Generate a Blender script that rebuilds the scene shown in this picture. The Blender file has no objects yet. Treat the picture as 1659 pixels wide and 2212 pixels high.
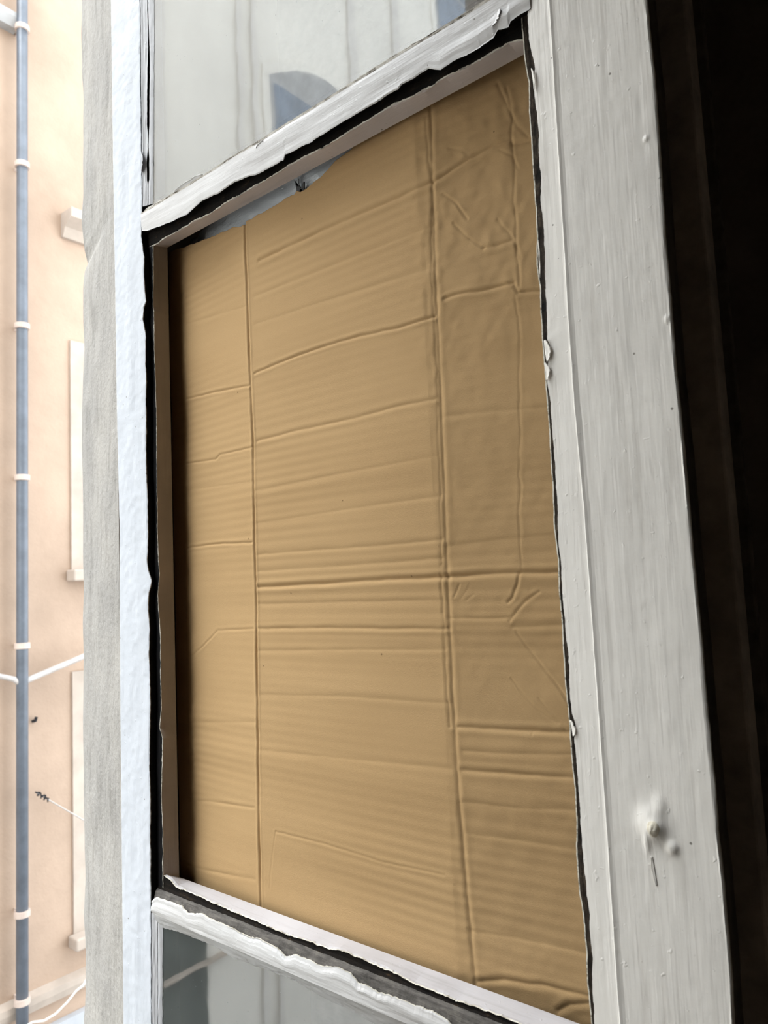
import bpy, math, random
import numpy as np
from mathutils import Vector, Matrix

# ------------------------------------------------------------------ camera, sky, exposure
sc = bpy.context.scene
COL = sc.collection
F_PX = 1600.0
CAM = np.array([0.69142, -0.44655, 0.31026])
RM = np.array([[0.77051, 0.635871, -0.044536],
               [-0.092257, 0.042113, -0.994844],
               [-0.630717, 0.770646, 0.091112]])      # rows: image right, image down, forward
cd = bpy.data.cameras.new('camera')
cam = bpy.data.objects.new('camera', cd); COL.objects.link(cam)
cd.sensor_fit = 'VERTICAL'; cd.sensor_height = 36.0; cd.lens = 36.0 * F_PX / 2212
cd.clip_start = 0.02; cd.clip_end = 200
cd.dof.use_dof = True; cd.dof.focus_distance = 0.72; cd.dof.aperture_fstop = 15.0
m3 = Matrix([RM[0], -RM[1], -RM[2]]).transposed()
cam.matrix_world = Matrix.Translation(Vector(CAM)) @ m3.to_4x4()
sc.camera = cam
sc.view_settings.view_transform = 'Standard'; sc.view_settings.look = 'None'
sc.view_settings.gamma = 1.0; sc.view_settings.use_curve_mapping = False
sc.view_settings.exposure = 0.28
sc.cycles.use_denoising = True
sc.cycles.max_bounces = 10; sc.cycles.diffuse_bounces = 5; sc.cycles.transmission_bounces = 8
sc.cycles.caustics_reflective = False; sc.cycles.caustics_refractive = False

w = bpy.data.worlds.new('overcast_sky'); sc.world = w; w.use_nodes = True
bgn = w.node_tree.nodes['Background']
bgn.inputs[0].default_value = (0.90, 0.955, 1.0, 1); bgn.inputs[1].default_value = 3.6
# bright patch of the overcast, high over the courtyard
sl_ = bpy.data.lights.new('bright_overcast', 'SUN'); so_ = bpy.data.objects.new('bright_overcast', sl_); COL.objects.link(so_)
sl_.energy = 7.2; sl_.angle = math.radians(45); sl_.color = (.93, .97, 1.0)
so_.rotation_euler = Vector((-.62, -.42, 1.03)).to_track_quat('Z', 'Y').to_euler()

# ------------------------------------------------------------------ helpers
rng = np.random.RandomState(7)
def ray(x, y):
    return RM.T @ np.array([(x - 829.5) / F_PX, (y - 1106) / F_PX, 1.0])
def un(x, y, ax, val):
    d = ray(x, y); return CAM + d * ((val - CAM[ax]) / d[ax])
def poly_z(pts, yp, extend=True):      # measured edge -> X as a function of Z on the plane Y = yp
    P = np.array([un(a, b, 1, yp) for a, b in pts]); P = P[np.argsort(P[:, 2])]
    return lambda z: np.interp(z, P[:, 2], P[:, 0])
def poly_x(pts, yp):                   # measured edge -> Z as a function of X on the plane Y = yp
    P = np.array([un(a, b, 1, yp) for a, b in pts]); P = P[np.argsort(P[:, 0])]
    return lambda x: np.interp(x, P[:, 0], P[:, 2])
def n1(t, f, seed):                    # smooth 1-D noise, -1..1
    r = np.random.RandomState(seed).rand(4096) * 2 - 1
    u = np.asarray(t, float) * f + 500.3; i = np.floor(u).astype(int); k = u - i; k = k * k * (3 - 2 * k)
    return r[i % 4096] * (1 - k) + r[(i + 1) % 4096] * k
def n2(x, y, seed):
    r = np.random.RandomState(seed).rand(256, 256) * 2 - 1
    x = np.asarray(x, float) + 1000; y = np.asarray(y, float) + 1000
    i = np.floor(x).astype(int); j = np.floor(y).astype(int); a = x - i; b = y - j
    a = a * a * (3 - 2 * a); b = b * b * (3 - 2 * b)
    g = lambda p, q: r[p % 256, q % 256]
    return (g(i, j) * (1 - a) + g(i + 1, j) * a) * (1 - b) + (g(i, j + 1) * (1 - a) + g(i + 1, j + 1) * a) * b
def jag(t, seed, amp=0.0004):
    return amp * (n1(t, 110, seed) + .6 * n1(t, 300, seed + 1) + .4 * n1(t, 700, seed + 2))

def empty(name, loc=(0, 0, 0), label=None, cat=None, group=None):
    o = bpy.data.objects.new(name, None); COL.objects.link(o); o.location = loc
    tag(o, label, cat, group); return o
def tag(o, label=None, cat=None, group=None, kind=None):
    if label: o['label'] = label
    if cat: o['category'] = cat
    if group: o['group'] = group
    if kind: o['kind'] = kind
    return o
def mesh(name, V, Fc, mats, parent=None, idx=None, smooth=False):
    V = np.asarray(V, float)
    if parent is not None: V = V - np.array(WORLD.get(parent.name, (0, 0, 0)))
    me = bpy.data.meshes.new(name)
    me.from_pydata(V.tolist(), [], [tuple(int(k) for k in f) for f in Fc]); 
    for m in (mats if isinstance(mats, (list, tuple)) else [mats]): me.materials.append(m)
    if idx is not None: me.polygons.foreach_set('material_index', np.asarray(idx, dtype=np.int32))
    if smooth: me.polygons.foreach_set('use_smooth', np.ones(len(me.polygons), dtype=bool))
    me.update()
    o = bpy.data.objects.new(name, me); COL.objects.link(o)
    if parent is not None:
        o.parent = parent; WORLD[o.name] = WORLD.get(parent.name, (0, 0, 0))
    return o
WORLD = {}
def fix_normals(o):
    import bmesh
    bm = bmesh.new(); bm.from_mesh(o.data); bmesh.ops.recalc_face_normals(bm, faces=bm.faces); bm.to_mesh(o.data); bm.free()
def loft(name, S, mats, segmat, parent=None, smooth=False):
    """S: stations x profile x 3, closed profile, capped ends; segmat: material of each profile segment."""
    n, m, _ = S.shape; V = S.reshape(-1, 3); Fc = []; idx = []
    a = (np.arange(n - 1)[:, None] * m + np.arange(m)[None, :])
    b = (np.arange(n - 1)[:, None] * m + (np.arange(m) + 1)[None, :] % m)
    Q = np.stack([a, b, b + m, a + m], -1).reshape(-1, 4); Fc = Q.tolist()
    idx = list(np.tile(np.array(segmat), n - 1))
    Fc.append(list(range(m))[::-1]); Fc.append([(n - 1) * m + k for k in range(m)]); idx += [segmat[-1], segmat[-1]]
    o = mesh(name, V, Fc, mats, parent, idx, smooth); fix_normals(o); return o
class MB:
    def __init__(s): s.V = []; s.F = []
    def box(s, x0, x1, y0, y1, z0, z1):
        k = len(s.V)
        s.V += [(x, y, z) for z in (z0, z1) for x, y in ((x0, y0), (x1, y0), (x1, y1), (x0, y1))]
        s.F += [[k + i for i in f] for f in ([3, 2, 1, 0], [4, 5, 6, 7], [0, 1, 5, 4], [1, 2, 6, 5], [2, 3, 7, 6], [3, 0, 4, 7])]
        return s
    def tube(s, pts, rad, seg=14):
        pts = [Vector(p) for p in pts]; k = len(s.V); prev = None
        for i, p in enumerate(pts):
            d = (pts[min(i + 1, len(pts) - 1)] - pts[max(i - 1, 0)]).normalized()
            u = d.orthogonal().normalized() if prev is None else (prev - d * prev.dot(d)).normalized()
            prev = u; v = d.cross(u); r = rad[i] if isinstance(rad, (list, tuple)) else rad
            for j in range(seg):
                t = 2 * math.pi * j / seg; s.V.append(tuple(p + (u * math.cos(t) + v * math.sin(t)) * r))
        for i in range(len(pts) - 1):
            for j in range(seg):
                a = k + i * seg + j; b = k + i * seg + (j + 1) % seg
                s.F.append([a, b, b + seg, a + seg])
        s.F.append([k + j for j in range(seg)][::-1]); s.F.append([k + (len(pts) - 1) * seg + j for j in range(seg)])
        return s
    def prism(s, prof, x0, x1, axis=0):    # profile in the other two axes
        k = len(s.V); n = len(prof)
        for x in (x0, x1):
            for a, b in prof:
                s.V.append({0: (x, a, b), 1: (a, x, b), 2: (a, b, x)}[axis])
        for j in range(n): s.F.append([k + j, k + (j + 1) % n, k + n + (j + 1) % n, k + n + j])
        s.F.append([k + j for j in range(n)][::-1]); s.F.append([k + n + j for j in range(n)])
        return s
    def build(s, name, m, parent=None, bevel=0, smooth=False):
        o = mesh(name, s.V, s.F, m, parent, smooth=smooth); fix_normals(o)
        if bevel:
            b = o.modifiers.new('edge', 'BEVEL'); b.width = bevel; b.segments = 2; b.limit_method = 'ANGLE'
        return o

# ------------------------------------------------------------------ materials
def srgb(r, g, b):
    f = lambda c: (c / 255 / 12.92) if c / 255 <= .04045 else ((c / 255 + .055) / 1.055) ** 2.4
    return (f(r), f(g), f(b), 1)
def newmat(name):
    m = bpy.data.materials.new(name); m.use_nodes = True
    nt = m.node_tree; return m, nt, nt.nodes['Principled BSDF']
def N(nt, t, **kw):
    n = nt.nodes.new(t)
    for k, v in kw.items(): setattr(n, k, v)
    return n
def coords(nt, scale=(1, 1, 1)):
    tc = N(nt, 'ShaderNodeTexCoord'); mp = N(nt, 'ShaderNodeMapping'); mp.inputs['Scale'].default_value = scale
    nt.links.new(tc.outputs['Object'], mp.inputs['Vector']); return mp.outputs[0]
def noise(nt, vec, scale, detail=4, rough=.6):
    n = N(nt, 'ShaderNodeTexNoise'); n.inputs['Scale'].default_value = scale
    n.inputs['Detail'].default_value = detail; n.inputs['Roughness'].default_value = rough
    nt.links.new(vec, n.inputs['Vector']); return n.outputs['Fac']
def ramp(nt, fac, stops):
    r = N(nt, 'ShaderNodeValToRGB'); el = r.color_ramp.elements
    while len(el) < len(stops): el.new(.5)
    for e, (p, c) in zip(el, stops): e.position = p; e.color = c if len(c) == 4 else (*c, 1)
    nt.links.new(fac, r.inputs[0]); return r.outputs[0]
def mix(nt, fac, a, b, mode='MIX'):
    n = N(nt, 'ShaderNodeMix', data_type='RGBA', blend_type=mode)
    for s, v in ((n.inputs[0], fac), (n.inputs[6], a), (n.inputs[7], b)):
        if hasattr(v, 'links') or isinstance(v, bpy.types.NodeSocket): nt.links.new(v, s)
        else: s.default_value = v
    return n.outputs[2]
def mth(nt, op, a, b=0.0):
    n = N(nt, 'ShaderNodeMath', operation=op)
    for s, v in ((n.inputs[0], a), (n.inputs[1], b)):
        if isinstance(v, bpy.types.NodeSocket): nt.links.new(v, s)
        else: s.default_value = v
    return n.outputs[0]
def bump(nt, bs, layers):
    prev = None
    for h, dist in layers:
        b = N(nt, 'ShaderNodeBump'); b.inputs['Strength'].default_value = 1.0; b.inputs['Distance'].default_value = dist
        nt.links.new(h, b.inputs['Height'])
        if prev is not None: nt.links.new(prev, b.inputs['Normal'])
        prev = b.outputs[0]
    nt.links.new(prev, bs.inputs['Normal'])
def setp(bs, rough=.6, spec=.4):
    bs.inputs['Roughness'].default_value = rough; bs.inputs['Specular IOR Level'].default_value = spec

def old_paint(name, col, col2, axis, rough=.42, dirt=.5, strokes=.00011):
    m, nt, bs = newmat(name); setp(bs, rough, .45)
    sz = [900, 900, 900]; sz[axis] = 22
    brush = noise(nt, coords(nt, sz), 1.0, 3, .55)
    sz2 = [160, 160, 160]; sz2[axis] = 9
    brush2 = noise(nt, coords(nt, sz2), 1.0, 4, .6)
    lump = noise(nt, coords(nt), 60, 3, .5)
    tone = noise(nt, coords(nt), 11, 5, .6)
    base = ramp(nt, tone, [(.3, col2), (.62, col)])
    smear = ramp(nt, brush2, [(.28, srgb(168, 160, 150)), (.46, (1, 1, 1, 1))])
    base = mix(nt, dirt * .5, base, smear, 'MULTIPLY')
    v = N(nt, 'ShaderNodeTexVoronoi'); v.inputs['Scale'].default_value = 62; nt.links.new(coords(nt), v.inputs['Vector'])
    gate = noise(nt, coords(nt), 25, 2, .5)
    speck = mth(nt, 'MULTIPLY', mth(nt, 'LESS_THAN', v.outputs['Distance'], .052), mth(nt, 'GREATER_THAN', gate, .52))
    base = mix(nt, mth(nt, 'MULTIPLY', speck, .75), base, srgb(92, 84, 72))
    nt.links.new(base, bs.inputs['Base Color'])
    pit = ramp(nt, noise(nt, coords(nt), 210, 2, .5), [(.66, (0, 0, 0, 1)), (.76, (1, 1, 1, 1))])
    bump(nt, bs, [(brush, strokes), (brush2, strokes * 1.6), (lump, .0005), (pit, .00015)])
    return m
def rotten(name, c1, c2, c3, axis, bumpd=.0012, rough=.85, spec=.15, thr=(.35, .55, .72)):
    m, nt, bs = newmat(name); setp(bs, rough, spec)
    sz = [420, 420, 420]; sz[axis] = 60
    a = noise(nt, coords(nt, sz), 1.0, 5, .65); b = noise(nt, coords(nt), 90, 5, .7)
    f = mth(nt, 'MULTIPLY', mth(nt, 'ADD', a, b), .5)
    nt.links.new(ramp(nt, f, [(thr[0], c1), (thr[1], c2), (thr[2], c3)]), bs.inputs['Base Color'])
    bump(nt, bs, [(a, bumpd), (b, bumpd)])
    return m
WHITE_SKYLIT = old_paint('white_paint_skylit_upright', (.63, .66, .715, 1), (.59, .62, .67, 1), 2, dirt=.12)  # hinge stile white, dimmed and sky-tinted in colour to even the window light
WHITE_LIFTED = old_paint('white_paint_light_lifted_upright', (.89, .855, .80, 1), (.83, .795, .745, 1), 2, dirt=.45)  # same white, brightened and warmed in colour where less light reaches
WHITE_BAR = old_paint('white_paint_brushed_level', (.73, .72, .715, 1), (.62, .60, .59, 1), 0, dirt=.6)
GREY_REV = old_paint('shaded_paint_reveal', (.40, .36, .34, 1), (.32, .29, .27, 1), 2, rough=.6, dirt=.4)  # shade on the inner reveal put into a grey copy of the paint
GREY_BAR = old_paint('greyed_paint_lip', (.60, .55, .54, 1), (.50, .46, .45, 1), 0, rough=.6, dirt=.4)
CHIP = rotten('cream_chipped_paint_edge', srgb(120, 112, 98), srgb(215, 210, 195), srgb(235, 232, 222), 0, .0006, .6, .3, (.38, .50, .66))
BLACK_UP = rotten('black_bare_rabbet', srgb(16, 16, 18), srgb(24, 23, 24), srgb(60, 50, 38), 2, .0006, .75, .15, (.4, .6, .8))
BLACK_BAR = rotten('black_rotten_wood', srgb(16, 14, 13), srgb(30, 25, 20), srgb(92, 72, 48), 0, .0008, .85, .12, (.4, .57, .8))
BARE_UP = rotten('dark_bare_wood', srgb(22, 20, 18), srgb(58, 50, 42), srgb(120, 108, 92), 2, .001, .85, .15, (.38, .52, .72))
GREY_WOOD = rotten('weathered_grey_wood', srgb(52, 49, 46), srgb(96, 92, 88), srgb(128, 122, 114), 0, .0006, .85, .2, (.32, .52, .7))
PUTTY = old_paint('old_white_putty', (.70, .70, .72, 1), (.60, .60, .62, 1), 2, rough=.6, dirt=.4, strokes=.0001)
PUTTY_BAR = old_paint('old_grey_putty', (.60, .60, .60, 1), (.44, .42, .40, 1), 0, rough=.6, dirt=1.2, strokes=.00012)

def plain(name, col, rough=.7, spec=.3, var=.12, scale=4, bmp=0.0, bscale=30):
    m, nt, bs = newmat(name); setp(bs, rough, spec)
    t = noise(nt, coords(nt), scale, 5, .6)
    dk = tuple(c * (1 - var) for c in col[:3]) + (1,); lt = tuple(min(1, c * (1 + var)) for c in col[:3]) + (1,)
    nt.links.new(ramp(nt, t, [(.35, dk), (.65, lt)]), bs.inputs['Base Color'])
    if bmp: bump(nt, bs, [(noise(nt, coords(nt), bscale, 5, .6), bmp)])
    return m
def stone_mat():
    m, nt, bs = newmat('pale_stone'); setp(bs, .85, .2)
    a = noise(nt, coords(nt, (60, 60, 14)), 1.0, 6, .65); b = noise(nt, coords(nt), 9, 4, .6)
    base = ramp(nt, b, [(.3, srgb(152, 149, 145)), (.7, srgb(168, 164, 158))])
    base = mix(nt, .30, base, ramp(nt, a, [(.34, srgb(170, 168, 164)), (.5, (1, 1, 1, 1))]), 'MULTIPLY')
    p = noise(nt, coords(nt, (240, 240, 110)), 1.0, 3, .55)
    base = mix(nt, ramp(nt, p, [(.70, (0, 0, 0, 1)), (.78, (.8, .8, .8, 1))]), base, srgb(110, 104, 98))
    nt.links.new(base, bs.inputs['Base Color'])
    bump(nt, bs, [(a, .003), (noise(nt, coords(nt), 130, 4, .6), .0015)])
    return m
STONE = stone_mat()
def card_mat():
    m, nt, bs = newmat('brown_kraft_cardboard'); setp(bs, .8, .12)
    fib = noise(nt, coords(nt, (900, 900, 2600)), 1.0, 3, .6); t = noise(nt, coords(nt, (5, 5, 12)), 1.0, 4, .5)
    base = ramp(nt, t, [(.3, (.520, .338, .165, 1)), (.7, (.570, .376, .188, 1))])
    base = mix(nt, .5, base, ramp(nt, fib, [(.3, (.84, .83, .80, 1)), (.6, (1, 1, 1, 1))]), 'MULTIPLY')
    v = N(nt, 'ShaderNodeTexVoronoi'); v.inputs['Scale'].default_value = 26; nt.links.new(coords(nt), v.inputs['Vector'])
    base = mix(nt, mth(nt, 'MULTIPLY', mth(nt, 'LESS_THAN', v.outputs['Distance'], .022), .6), base, srgb(84, 62, 40))
    nt.links.new(base, bs.inputs['Base Color'])
    bump(nt, bs, [(fib, .00012)])
    return m
CARD = card_mat()
CARD_EDGE = plain('torn_paper_edge', (.66, .60, .50, 1), .9, .1, .2, 300)
def glass_mat(name, ior, dust_sheen, dust_sheen_col):
    m, nt, bs = newmat(name)
    bs.inputs['Base Color'].default_value = (.96, .98, .97, 1); bs.inputs['Roughness'].default_value = 0.015
    bs.inputs['Transmission Weight'].default_value = 1; bs.inputs['IOR'].default_value = ior
    df = N(nt, 'ShaderNodeBsdfDiffuse'); df.inputs[0].default_value = dust_sheen_col  # pale dust film; its colour also makes up part of the reflected brightness
    mx = N(nt, 'ShaderNodeMixShader')
    a = noise(nt, coords(nt, (14, 14, 4)), 1.0, 6, .65); sp = noise(nt, coords(nt), 260, 2, .5)
    f = mth(nt, 'ADD', mth(nt, 'MULTIPLY', a, dust_sheen * 2), mth(nt, 'MULTIPLY', mth(nt, 'GREATER_THAN', sp, .76), .35))
    nt.links.new(f, mx.inputs[0]); nt.links.new(bs.outputs[0], mx.inputs[1]); nt.links.new(df.outputs[0], mx.inputs[2])
    nt.links.new(mx.outputs[0], nt.nodes['Material Output'].inputs[0])
    b = N(nt, 'ShaderNodeBump'); b.inputs['Distance'].default_value = .00008; nt.links.new(noise(nt, coords(nt), 12, 2, .5), b.inputs['Height'])
    nt.links.new(b.outputs[0], bs.inputs['Normal'])
    return m
GLASS = glass_mat('dusty_sheen_glass', 2.1, .09, (.78, .78, .76, 1))
GLASS_LOW = glass_mat('dusty_sheen_lower_glass', 1.9, .05, (.72, .76, .76, 1))
WINGLASS = plain('far_window_glass', (.16, .20, .26, 1), .08, .8, .2, 2)

DIRTY = rotten('dirty_cracked_paint', srgb(70, 60, 48), srgb(196, 190, 180), srgb(214, 210, 202), 0, .0008, .8, .15, (.40, .50, .62))
H = .70; W = .4739; RAB = .0078; T = .0253; SL = .0582
ZB, ZT = -.80, 2.05                       # sash foot and head
# ------------------------------------------------------------------ the room and the wall round the window
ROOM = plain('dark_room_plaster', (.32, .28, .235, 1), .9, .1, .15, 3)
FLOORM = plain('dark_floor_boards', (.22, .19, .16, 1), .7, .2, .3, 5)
PLASTER = plain('outer_wall_render', (.55, .52, .48, 1), .9, .1, .08, 2, .003, 40)
X1, Y0R, Y1R, ZF, ZC = 3.6, -3.4, 2.6, -1.25, 2.7
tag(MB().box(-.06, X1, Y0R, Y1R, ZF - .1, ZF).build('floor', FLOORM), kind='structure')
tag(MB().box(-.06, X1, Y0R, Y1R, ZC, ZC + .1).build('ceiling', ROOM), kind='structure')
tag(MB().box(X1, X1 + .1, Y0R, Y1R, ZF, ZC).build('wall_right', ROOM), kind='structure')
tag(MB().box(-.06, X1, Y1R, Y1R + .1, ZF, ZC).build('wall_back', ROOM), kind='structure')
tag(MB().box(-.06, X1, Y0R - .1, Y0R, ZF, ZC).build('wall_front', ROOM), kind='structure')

# stone jamb of the window opening: visible reveal with a worn outer arris
stone_px = [(174, 0), (175, 135), (174, 155), (177, 300), (175, 400), (176, 481), (179, 542), (186, 571), (180, 588), (177, 624), (178, 725), (175, 888),
            (176, 1010), (177, 1214), (178, 1300), (177, 1553), (181, 1800), (179, 2212)]
sd = np.array([un(a, b, 0, -.235) for a, b in stone_px]); sd = sd[np.argsort(sd[:, 2])]
zs = np.concatenate([[-9], np.linspace(-1.0, 1.6, 700), [12]])
ye = np.interp(zs, sd[:, 2], sd[:, 1])
nr = 14; prof = []
for k in range(nr):                       # reveal from the sash side out to the arris
    u = k / (nr - 1)
    prof.append(np.stack([-.0595 - u * .172 + 0 * zs, .003 + u * (ye - .003) + .0016 * n2(u * 7, zs * 22, 3) * (0 < k), zs], -1))
prof.append(np.stack([-.240 + 0 * zs, ye + .007 + .001 * n1(zs, 50, 5), zs], -1))
prof.append(np.stack([-.250 + 0 * zs, ye + .03, zs], -1))
prof.append(np.stack([-.250 + 0 * zs, 6 + 0 * zs, zs], -1))
prof.append(np.stack([-.0595 + 0 * zs, 6 + 0 * zs, zs], -1))
prof.append(np.stack([-.0595 + 0 * zs, .031 + 0 * zs, zs], -1))
o = loft('wall_left', np.stack(prof, 1), [STONE, PLASTER, ROOM], [0] * (nr + 1) + [1, 1, 2, 2], smooth=False)
tag(o, kind='structure')
YO = -1.12
b = MB().box(-.25, -.0595, YO, .06, ZT + .08, 12).box(-.25, -.0595, YO, .06, -9, ZB - .06).box(-.25, -.0595, -7, YO, -9, 12)
tag(b.build('wall_window', PLASTER), kind='structure')
tag(MB().prism([(-.31, ZB - .06), (-.31, ZB - .02), (-.06, ZB - .002), (-.06, ZB - .06)], YO, .0, 1).build('trim_1', STONE), kind='structure')

# ------------------------------------------------------------------ the opened window sash
SASH = empty('window_sash', (-SL, 0, ZB), 'old white painted window sash swung open, peeling paint, its middle pane missing', 'window sash')
SASH['kind'] = 'thing'
WORLD['window_sash'] = (-SL, 0, ZB)
l_in = [(301, 0), (302, 120), (304, 300), (306, 470), (304.5, 500), (304, 509.5), (308, 542), (311, 555.6), (309.7, 588), (311.8, 626), (314.5, 650.5), (309.7, 664), (308, 691), (313.7, 726.5),
        (313, 781), (315, 827), (313.7, 867.5), (315, 900), (314.7, 1000), (317, 1060), (318.4, 1116), (318.4, 1169), (316.7, 1210), (319.6, 1231),
        (323, 1243.5), (326.8, 1255.6), (324.4, 1267.6), (320, 1282), (319.6, 1313), (322, 1362), (320.8, 1410), (322, 1458), (323, 1499), (324, 1520),
        (323, 1553), (321.5, 1654), (324, 1730), (323.5, 1799), (325, 1928), (326, 2212)]
l_lip = [(331, 528.5), (331, 662), (333, 672), (333, 745), (335.4, 800), (338, 900), (338.9, 1000), (340, 1096), (340, 1135), (342.5, 1205), (344.9, 1241),
         (341, 1284.5), (342.5, 1313), (346, 1362), (347, 1458), (346.8, 1376), (349, 1528), (345.6, 1573), (352, 1596), (350.6, 1654), (349, 1718), (352, 1794), (352.3, 1898)]
l_out = [(238, 0), (242, 300), (247, 620), (251, 900), (257, 1150), (258, 1500), (262, 1900), (265, 2212)]
fin, flip, fout = poly_z(l_in, 0), poly_z(l_lip, RAB), poly_z(l_out, 0)
z = np.concatenate([np.linspace(ZB, -.12, 60), np.linspace(-.118, .98, 1500), np.linspace(.985, ZT, 60)])
xi = fin(z) + jag(z, 11, .0004); xo = fout(z) + jag(z, 21, .0002); xl = flip(z) + jag(z, 31, .0003)
nf = 10; P = []
col = lambda x, y: np.stack([x + 0 * z, y + 0 * z, z], -1)
P.append(col(-SL, T)); P.append(col(np.minimum(xo, -SL + .002), .0025)); P.append(col(xo + .0006, .0006)); sm = [3, 0, 0]
for k in range(nf):
    u = k / (nf - 1); x = (xo + .002) * (1 - u) + (xi - .0015) * u
    P.append(col(x, .0006 * n2(u * 4, z * 25, 4) * math.sin(math.pi * u) + .0002 * n2(u * 20, z * 160, 8))); sm.append(0)
P.append(col(xi, .0003)); sm.append(0)           # paint film edge
P.append(col(xi, .0011)); sm.append(1)
P.append(col(xi - .0012, .0016)); sm.append(1)
P.append(col(np.minimum(xi - .0004, 0.0), RAB)); sm.append(1)
P.append(col(xl - .0011 + jag(z, 35, .0004), RAB + .0002)); sm.append(2)
P.append(col(xl, RAB)); sm.append(3)
P.append(col(flip(z) * .95 + .05 * .0098, RAB + .0012)); sm.append(3)
P.append(col(.0098, T)); sm.append(3)
sm[-1] = 3
stile = loft('stile', np.stack(P, 1), [WHITE_SKYLIT, BLACK_UP, CHIP, GREY_REV], sm, SASH)
stile['label'] = 'brightly lit hinge-side stile against the stone jamb'

# right (free) stile
r_in = [(1137, 0), (1138.8, 22), (1140, 48), (1141.8, 84), (1149, 117.5), (1154.6, 147), (1152.8, 172.5), (1154.6, 205.6), (1160, 257), (1164.5, 294), (1162, 330),
        (1169, 385.5), (1167.5, 433), (1173, 477), (1174.8, 514), (1176.7, 602), (1178.5, 624), (1180.3, 700), (1181, 734), (1187, 746), (1183, 790), (1181, 828),
        (1187, 860), (1191, 909), (1195, 966), (1199, 1027), (1203.5, 1088), (1206, 1170), (1209.6, 1202), (1215.7, 1292), (1221.8, 1373), (1229, 1434),
        (1229.7, 1500), (1234.8, 1540), (1243, 1567), (1240, 1601), (1245, 1651.6), (1248, 1702), (1253, 1769.5), (1256.7, 1820), (1261.7, 1870.6),
        (1265, 1921), (1271.8, 1971.7), (1275, 2022), (1278.6, 2073), (1279, 2123), (1283.6, 2211)]
r_lip = [(1131, 113.6), (1141.8, 178.7), (1143, 241), (1147, 295), (1151, 371), (1156.7, 452.7), (1159.4, 507), (1159.4, 574.8), (1166, 623.6), (1169, 697),
         (1173, 763), (1181, 864), (1187, 946), (1193, 1047.5), (1197, 1149), (1205.5, 1210), (1207.5, 1271), (1213.6, 1352.6), (1217.7, 1434), (1223, 1500),
         (1229.7, 1560.6), (1233, 1628), (1241.5, 1702), (1245, 1786), (1245, 1837), (1250, 1921), (1258, 1972), (1265, 2039), (1268.5, 2123), (1277, 2211)]
r_cr = [(1186, 0), (1211.5, 422), (1228, 695), (1240, 870), (1262, 1106), (1290, 1500), (1311, 1803), (1334, 2150), (1339, 2211)]
r_out = [(1397, 0), (1404, 73), (1413.5, 165), (1422.6, 294), (1430, 404), (1437, 514), (1447, 630), (1460, 797), (1482, 1014), (1498, 1204), (1517, 1400),
         (1524.5, 1500), (1534.6, 1601), (1544.7, 1702), (1551.5, 1803), (1563, 1904), (1571.7, 2005), (1580, 2106), (1585, 2211)]
gi, gl, gc, go = poly_z(r_in, .0012), poly_z(r_lip, RAB), poly_z(r_cr, 0), poly_z(r_out, .0)
z = np.concatenate([np.linspace(ZB, -.05, 40), np.linspace(-.048, .80, 1700), np.linspace(.802, ZT, 60)])
col = lambda x, y: np.stack([x + 0 * z, y + 0 * z, z], -1)
xi = gi(z) + jag(z, 41, .0003); xl = gl(z) + jag(z, 51, .0002); xc = gc(z) + jag(z, 61, .00012); xo = go(z) + jag(z, 71, .00012)
def lump(x, zz):
    y = 0 * x
    for (a, b, rx, rz, h) in ((1408, 1783, .0080, .0100, .0026), (1418, 1790, .0042, .0050, .0016), (1452, 1832, .0035, .0038, .0019), (1425, 1740, .004, .006, .0009), (1398, 1820, .002, .006, .0008),
                              (1180, 755, .002, .003, 0), (1440, 690, .0016, .0025, .0006), (1500, 1140, .0015, .0025, .0006), (1395, 300, .0016, .002, .0006)):
        c = un(a, b, 1, 0); y = y - h * np.exp(-(((x - c[0]) / rx) ** 2 + ((zz - c[2]) / rz) ** 2) ** 1.3)
    # crack in the paint below the filled screw
    c0, c1 = un(1411, 1855, 1, 0), un(1421, 1912, 1, 0)
    t = (zz - c0[2]) / (c1[2] - c0[2]); cx = c0[0] + (c1[0] - c0[0]) * t + .0004 * n1(zz, 300, 9)
    on = (t > 0) & (t < 1)
    y = y + .00016 * n2(x * 90, zz * 22, 12) + .00006 * n2(x * 260, zz * 50, 13) + .00003 * n2(x * 900, zz * 60, 14)
    return y
P = [col(W - .0098, T), col(xl, RAB), col(xl + .0009, RAB - .0001), col(np.maximum(xi + .0003, W - .001), RAB), col(xi + .0008, .0022), col(xi, .0019)]
sm = [1, 2, 1, 1, 1]
sm.append(0)
P.append(col(xi + .0003, .0012)); sm.append(0)
for k in range(8):
    u = (k + 1) / 9; x = (xi + .0003) * (1 - u) + xc * u
    P.append(col(x, .0012 * (1 - u) + .00010 * n2(x * 150, z * 30, 15) + .00004 * n2(x * 500, z * 40, 16))); sm.append(0)
P.append(col(xc - .0004, -.0001)); sm.append(0)
P.append(col(xc + .0002, -.00055)); sm.append(0)
P.append(col(xc + .0005, -.0006)); sm.append(0)
P.append(col(xc + .0022, -.0001)); sm.append(0)
nf = 46
for k in range(nf):
    u = k / (nf - 1); x = (xc + .0040) * (1 - u) + (xo - .0022) * u
    P.append(col(x, .0002 + lump(x, z))); sm.append(0)
ridge = .0005 * np.maximum(0, n1(z, 18, 77)) + .0002 * n1(z, 90, 78)
P.append(col(xo - .0012, .0003 - ridge)); sm.append(0)
P.append(col(xo - .0003, .0009)); sm.append(0)
P.append(col(xo, .0022)); sm.append(3)
P.append(col(xo + .0001, .006)); sm.append(3)
P.append(col(xo - .002, T)); sm.append(3)
EDGE = plain('brown_shaded_sash_edge', (.13, .11, .09, 1), .8, .15, .3, 40)  # shade on the room-side sash edge put into a dark brown colour
fs = loft('stile', np.stack(P, 1), [WHITE_LIFTED, BARE_UP, CHIP, EDGE], sm, SASH)
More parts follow.
